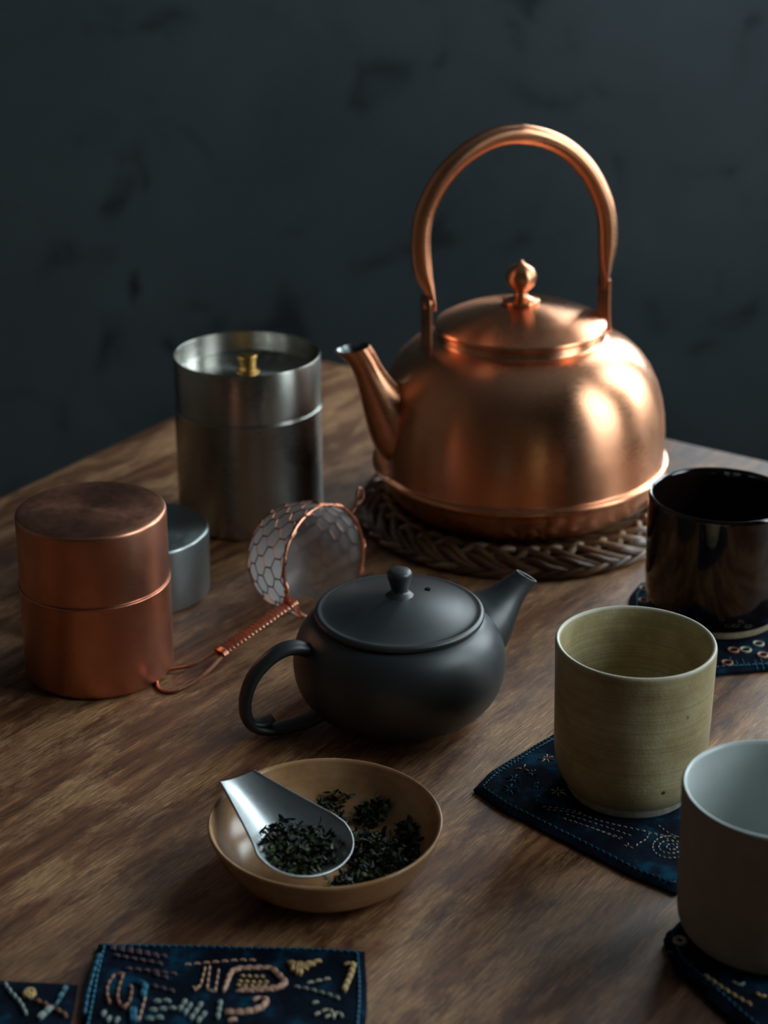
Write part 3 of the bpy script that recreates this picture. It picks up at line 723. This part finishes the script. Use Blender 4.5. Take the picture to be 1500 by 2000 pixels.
# cloth at the bottom edge and the darker one left of it
fe, fonp, fs, fc = cloth('embroidered_cloth', [(-.1185, .515), (-.0075, .515), (-.0068, .6275), (-.1215, .6325)], .0032, 'indigo cloth crowded with bold embroidery at the bottom edge of the table', z0=.0, cat='cloth', seed=11, rnd=.02)
edging(fe, fonp, THREAD['blue'], .028, r=.0006)
ZF = .0035
def motif(name, col, paths, r=.0009, ln=.0042, gap=.0006, parent=fe, surf=fs, z=ZF, stuff=False):
    b = bmesh.new()
    for p in paths: running(b, pxpath(p, z), surf, ln, gap, r)
    o = add(name, b, THREAD[col], parent)
    if stuff: o['kind'] = 'stuff'
    return o
motif('blue_border', 'blue', [[(192, 1862), (180, 1895), (168, 1935), (160, 1990)], [(196, 1862), (184, 1895), (172, 1935), (163, 1990)]], .0010, .004, .0002)
motif('line_rows', 'plum', [[(215, 1848), (260, 1855), (300, 1864), (345, 1872)], [(215, 1853), (265, 1861), (330, 1872)], [(222, 1866), (260, 1873), (300, 1880), (335, 1888)], [(245, 1892), (290, 1896), (335, 1902), (365, 1905)], [(300, 1903), (345, 1915)], [(296, 1925), (345, 1938)]], .0009, .0028, .0010, stuff=True)
motif('oval_loop', 'rust', [[(243, 1902), (222, 1905), (210, 1925), (208, 1945), (216, 1966)], [(240, 1905), (232, 1930), (228, 1950), (238, 1972), (252, 1962), (258, 1935), (250, 1915)]], .0009, .0030, .0009)
motif('blue_bar', 'blue', [[(264, 1918), (282, 1922), (276, 1952)], [(268, 1920), (286, 1924), (280, 1954)], [(256, 1970), (258, 1998)], [(262, 1970), (264, 1998)]], .0013, .004, .0002)
motif('u_loops', 'pink', [[(401, 1890), (392, 1925), (382, 1935), (370, 1918)], [(410, 1888), (404, 1935), (420, 1938), (428, 1890)], [(390, 1950), (284, 1948), (270, 1998)][1:], [(360, 1885), (395, 1882), (470, 1876), (510, 1877)]], .0007, .0028, .0010)
motif('framed_shape', 'pink', [[(437, 1938), (450, 1898), (465, 1892), (530, 1891), (548, 1908), (563, 1925), (540, 1935), (500, 1938), (450, 1938)], [(440, 1934), (453, 1900), (467, 1895), (528, 1894), (545, 1909), (557, 1924), (538, 1931), (500, 1934), (452, 1934)]], .0011, .0036, .0003)
motif('frame_filling', 'gold', [[(462, 1926), (500, 1928), (538, 1926)], [(465, 1918), (505, 1921), (540, 1918)], [(470, 1908), (505, 1910), (530, 1908)]], .0008, .0016, .0011, stuff=True)
motif('bird_shape', 'gold', [[(562, 1882), (595, 1886), (632, 1878)], [(566, 1887), (598, 1890), (622, 1884)], [(568, 1893), (598, 1895), (612, 1891)], [(575, 1899), (592, 1900)], [(582, 1884), (580, 1912)], [(588, 1885), (586, 1914)], [(572, 1888), (570, 1906)]], .0012, .0035, .0001)
motif('key_shape', 'gold', [[(690, 1882), (684, 1905), (675, 1925), (668, 1944)], [(693, 1884), (687, 1907), (678, 1927), (671, 1946)], [(672, 1886), (690, 1884)], [(670, 1898), (682, 1900)], [(662, 1942), (672, 1944)]], .0011, .0035, .0002)
motif('scroll', 'pink', [[(440, 1976), (470, 1978), (505, 1972), (522, 1958), (512, 1950), (496, 1952), (498, 1962), (506, 1962)], [(440, 1980), (470, 1982), (507, 1976), (526, 1958), (514, 1946)], [(445, 1996), (455, 1990), (470, 1996)]], .0012, .0036, .0002)
motif('branch_lines', 'cream', [[(575, 1928), (610, 1935), (645, 1945), (670, 1955)], [(600, 1922), (650, 1912)], [(610, 1962), (635, 1955)], [(615, 1985), (640, 1972), (655, 1985), (650, 1998)], [(635, 1990), (660, 1978), (676, 1995)]], .0008, .0026, .0009)
motif('grey_rows', 'grey', [[(300, 1958), (330, 1955), (345, 1960)], [(292, 1975), (340, 1970), (360, 1975)], [(200, 1985), (208, 1972)], [(210, 1996), (222, 1975)], [(225, 1998), (238, 1982)], [(350, 1975), (366, 1950)], [(360, 1982), (380, 1952)], [(372, 1992), (398, 1955)], [(385, 1998), (405, 1975)], [(285, 1992), (340, 1986)], [(425, 1990), (432, 1950)]], .0011, .0030, .0008, stuff=True)
le, lonp, lsf, lc = cloth('embroidered_cloth', [(-.262, .500), (-.1265, .495), (-.1235, .6065), (-.255, .6130)], .0022, 'almost black embroidered cloth in the bottom left corner', cat='cloth', seed=15, rnd=.02)
ZL = .0025
motif('ring_motif', 'gold', [[(58+11*math.cos(2*PI*k/14), 1941+9*math.sin(2*PI*k/14)) for k in range(15)], [(58+7*math.cos(2*PI*k/14), 1941+5*math.sin(2*PI*k/14)) for k in range(15)]], .0011, .003, .0002, le, lsf, ZL)
motif('gold_stem', 'rust', [[(68, 1953), (90, 1962), (125, 1980), (140, 1992)]], .0010, .003, .0006, le, lsf, ZL)
motif('grey_lines', 'grey', [[(8, 1920), (22, 1940), (40, 1958), (55, 1990)], [(5, 1990), (2, 1980)]], .0010, .0032, .0008, le, lsf, ZL)
motif('white_band', 'grey', [[(100, 1966), (84, 1980), (66, 1996)], [(103, 1968), (87, 1983), (70, 1999)], [(40, 1998), (60, 1994)]], .0012, .004, .0002, le, lsf, ZL)
motif('blue_band', 'teal', [[(128, 1925), (118, 1945), (104, 1964)], [(132, 1926), (121, 1946), (107, 1966)]], .0009, .004, .0003, le, lsf, ZL)
motif('blue_dot', 'blue', [[(5, 1958), (18, 1955)], [(6, 1963), (18, 1960)]], .0015, .003, .0002, le, lsf, ZL)

# ------------------------------------------------------------------ cups
def wobf(seed, amp=.006):
    return lambda a, z: amp*noise.noise(Vector((math.cos(a)*1.3+seed, math.sin(a)*1.3, z*25)))
oc = empty('olive_cup', (.1188, .7530, TG+.0005), label='speckled olive green stoneware cup on the star flower coaster', cat='cup')
h = .0785
pr = fillet([(.0280, .0042), (.0312, .0050, .0006), (.0342, .0095, .003), (.0362, .0160, .004), (.0368, .024), (.0372, .040), (.0376, .060), (.0380, h-.001, .0006), (.0374, h+.0004, .0008), (.0358, h-.0002, .0010), (.0350, h-.004), (.0345, .050), (.0338, .020), (.0310, .010, .006), (0, .0085)], 5)
add('body', lathe(pr, 120, wob=wobf(3, .007)), OLIVE, oc, smooth=60)
add('foot_ring', lathe(fillet([(.024, .0015), (.0245, 0), (.0290, 0), (.0298, .0010, .0006), (.0311, .0050), (.027, .0052), (.024, .006)], 4), 96, wob=wobf(3, .007)), PALEFOOT, oc, label='pale unglazed foot ring')
bc = empty('black_cup', (.1931, .9413, .0035), label='glossy black glazed cup on the ring stitched coaster beside the kettle', cat='cup')
h = .0755
pr = fillet([(.0320, .0035), (.0370, .0050, .002), (.0402, .0105, .004), (.0410, .020), (.0414, .045), (.0418, h-.002, .001), (.0408, h+.0002, .0012), (.0392, h-.001, .0012), (.0384, h-.006), (.0376, .045), (.0370, .015), (.033, .008, .006), (0, .007)], 5)
add('body', lathe(pr, 120, wob=wobf(9, .007)), BLACKG, bc, smooth=60)
add('foot_ring', lathe(fillet([(.029, .002), (.030, 0), (.0345, 0), (.0362, .0010, .0008), (.0370, .0052), (.031, .0056), (.029, .004)], 4), 96, wob=wobf(9, .007)), CREAMFOOT, bc, label='cream unglazed foot ring')
wc_ = empty('white_cup', (.1618, .6370, .0056), label='cup with white glazed inside and brown grey outside at the lower right edge', cat='cup')
h = .0692
pr = fillet([(0, .003), (.0255, .0028), (.0265, 0, .0006), (.0300, 0, .0008), (.0355, .0022, .003), (.0374, .0070, .005), (.0379, .022), (.0383, .045), (.0389, h-.0012, .0010), (.0378, h+.0002, .0012), (.0364, h-.0010, .0010), (.0358, .040), (.0350, .020), (.0330, .0110, .006), (.028, .0066, .006), (0, .0056)], 6)
b = lathe(pr, 128); b.verts.ensure_lookup_table()
kr = max(range(len(pr)), key=lambda i: pr[i][1])-3
b.faces.ensure_lookup_table()
for i, f in enumerate(b.faces): f.material_index = 1 if i < kr*128 else 0
add('body', b, [WHITEG, TAUPE], wc_, smooth=60)

# ------------------------------------------------------------------ bowl, scoop and tea
BX, BY = -.0262, .6885
bw = empty('bowl', (BX, BY, 0), label='shallow caramel glazed bowl with loose green tea and a metal scoop in it', cat='bowl')
h = .0262
pr = fillet([(0, .0030), (.0300, .0028), (.0305, 0, .0005), (.0335, 0, .0006), (.0345, .0020, .0008), (.0400, .0050), (.0450, .0095), (.0488, .0155), (.0515, .0220), (.0528, h-.0008, .0008), (.0520, h+.0004, .0008), (.0506, h-.0006, .0008), (.0495, .0225), (.0468, .0160), (.0425, .0110), (.0370, .0076), (.0290, .0056), (.015, .0048), (0, .0046)], 6)
add('body', lathe(pr, 128), BOWLG, bw, smooth=60)
def bowl_z(r):
    T_ = [(0, .0046), (.015, .0048), (.029, .0056), (.037, .0076), (.0425, .0110), (.0468, .0160), (.0495, .0225)]
    for (a, za), (c, zc) in zip(T_, T_[1:]):
        if r <= c: return za+(zc-za)*(r-a)/(c-a)
    return .0225
# scoop: local frame u along the axis, s across, n up
Q0 = Vector((-.0680, .7150, .0312)); Q1 = Vector((-.0265, .6620, .0085))
au = (Q1-Q0).normalized(); asd = Vector((-.32, -.88, 0)); asd = (au.cross(Vector((0, 0, 1)))).normalized(); an = asd.cross(au).normalized()
tilt = Matrix.Rotation(math.radians(-4), 3, au); asd = tilt @ asd; an = tilt @ an
LS = (Q1-Q0).length
sce = empty('tea_scoop', (Q0.x, Q0.y, 0), label='satin steel tea scoop holding leaves, leaning on the left rim of the bowl', cat='scoop')
SO = Vector((Q0.x, Q0.y, 0))
def halfw(t):                                            # half width along the scoop, t 0..1
    if t < .70: return .0095+.0143*(t/.70)**1.1
    k = (t-.70)/.30; return .0238*math.sqrt(max(0, 1-k**2.3))
def scoop_pt(t, s, off=0.0):
    hw_ = halfw(t); x = s*hw_
    E_ = .0012+.0088*min(1, t/.62); k = max(0, (t-.72)/.28)
    z = E_*min(1.0, (abs(s)**6+(k**2.4)**3)**(1/3) if (s or k) else 0)
    return Q0+au*(t*LS)+asd*x+an*(z+off)-SO
b = bmesh.new(); NT, NS = 46, 22; grids = []
ts = [1-(1-i/NT)**1.6 if False else i/NT for i in range(NT)]+[.985, .9925, .9965, .9988, .9997]
ts = sorted(set(ts))
for off in (0, -.0009):
    grids.append([[b.verts.new(scoop_pt(t, -1+2*j/NS, off)) for j in range(NS+1)] for t in ts])
for g in grids:
    for i in range(len(ts)-1):
        for j in range(NS): b.faces.new((g[i][j], g[i+1][j], g[i+1][j+1], g[i][j+1]))
m_ = len(ts)-1
for i in range(m_):
    for j in (0, NS): b.faces.new((grids[0][i][j], grids[0][i+1][j], grids[1][i+1][j], grids[1][i][j]))
for j in range(NS):
    for i in (0, m_): b.faces.new((grids[0][i][j], grids[0][i][j+1], grids[1][i][j+1], grids[1][i][j]))
o = add('scoop_blade', b, STEEL_SCOOP, sce, smooth=60)
rimp = [scoop_pt(t, -1, -.0002) for t in ts]+[scoop_pt(t, 1, -.0002) for t in reversed(ts)]
add('rolled_rim', sweep(rimp, .00062, segs=6), STEEL_SCOOP, sce, smooth=80)
def leaf(b, c, L_, wd, mi, flat=.5):
    yaw = random.uniform(0, 2*PI); pit = random.gauss(0, flat); rol = random.uniform(0, PI); curl = random.uniform(-1.8, 1.8); tw = random.uniform(-2.2, 2.2)
    d = Vector((math.cos(yaw)*math.cos(pit), math.sin(yaw)*math.cos(pit), math.sin(pit))); a = Vector((0, 0, 1)); a = (a-d*a.dot(d)).normalized()
    a = Matrix.Rotation(rol, 3, d) @ a; ax = d.cross(a); n = 5; prev = None; p = c-d*L_*.5; dd = d.copy()
    for k in range(n+1):
        f = k/n; w2 = wd*math.sin(PI*(.08+.86*f))*.5
        sd = Matrix.Rotation(tw*f, 3, dd) @ ax
        up_ = dd.cross(sd)*w2*.35
        cur = [b.verts.new(p-sd*w2), b.verts.new(p+up_), b.verts.new(p+sd*w2), b.verts.new(p-up_*.2-dd*0)]
        if prev:
            for q in range(4):
                f_ = b.faces.new((prev[q], prev[(q+1) % 4], cur[(q+1) % 4], cur[q])); f_.material_index = mi
        prev = cur; dd = Matrix.Rotation(curl/n, 3, ax) @ dd; p = p+dd*L_/n
def pick(): return random.choices((0, 1, 2), (55, 35, 10))[0]
def heap(name, label, fn, n, group=None):
    b = bmesh.new()
    for _ in range(n):
        c, L_ = fn(); leaf(b, c, L_, random.uniform(.0012, .0026), pick())
    me_o = add(name, b, LEAF, smooth=80); me_o['label'] = label; me_o['category'] = 'tea'; me_o['kind'] = 'stuff'; return me_o
def scoop_leaf():
    while True:
        t = random.gauss(.72, .12); s = random.gauss(.12, .42)
        if .42 < t < .90 and abs(s) < .80 and not (t < .60 and s > .5): break
    k = math.exp(-((t-.72)/.15)**2-(s/.6)**2); q = scoop_pt(t, s, .0012+random.uniform(0, 1)*.0078*k)+SO
    return q, random.uniform(.0035, .0065)
heap('loose_tea', 'heap of dark green tea leaves lying in the metal scoop', scoop_leaf, 620)
def bowl_leaf(spots):
    def f():
        while True:
            x, y, sx, sy, hg = random.choices(spots, [q[2]*q[3] for q in spots])[0]
            px = random.gauss(0, .5); py_ = random.gauss(0, .5)
            if px*px+py_*py_ > 1: continue
            c = Vector((x+px*sx, y+py_*sy, 0)); r = math.hypot(c.x-BX, c.y-BY)
            if r > .043: continue
            c.z = bowl_z(r)+.0012+random.random()*hg*math.exp(-(px*px+py_*py_)*1.5)
            return c, random.uniform(.0035, .0065)
    return f
def S2(px, py, rx, ry, hg): q = at(px, py, .008); return (q.x, q.y, rx*.00024, ry*.00042, hg)
heap('loose_tea', 'spill of tea leaves in the bowl right of the scoop tip', bowl_leaf([S2(760, 1680, 70, 36, .005), S2(715, 1655, 45, 40, .006), S2(795, 1650, 32, 34, .004), S2(700, 1715, 60, 22, .003)]), 800)
heap('loose_tea', 'small clump of tea leaves at the right side of the bowl', bowl_leaf([S2(738, 1592, 36, 20, .004), S2(712, 1598, 22, 14, .003)]), 110)
heap('loose_tea', 'scattered tea leaves at the back of the bowl behind the scoop', bowl_leaf([S2(655, 1565, 34, 18, .0035), S2(632, 1590, 36, 18, .003), S2(660, 1610, 20, 22, .003)]), 130)
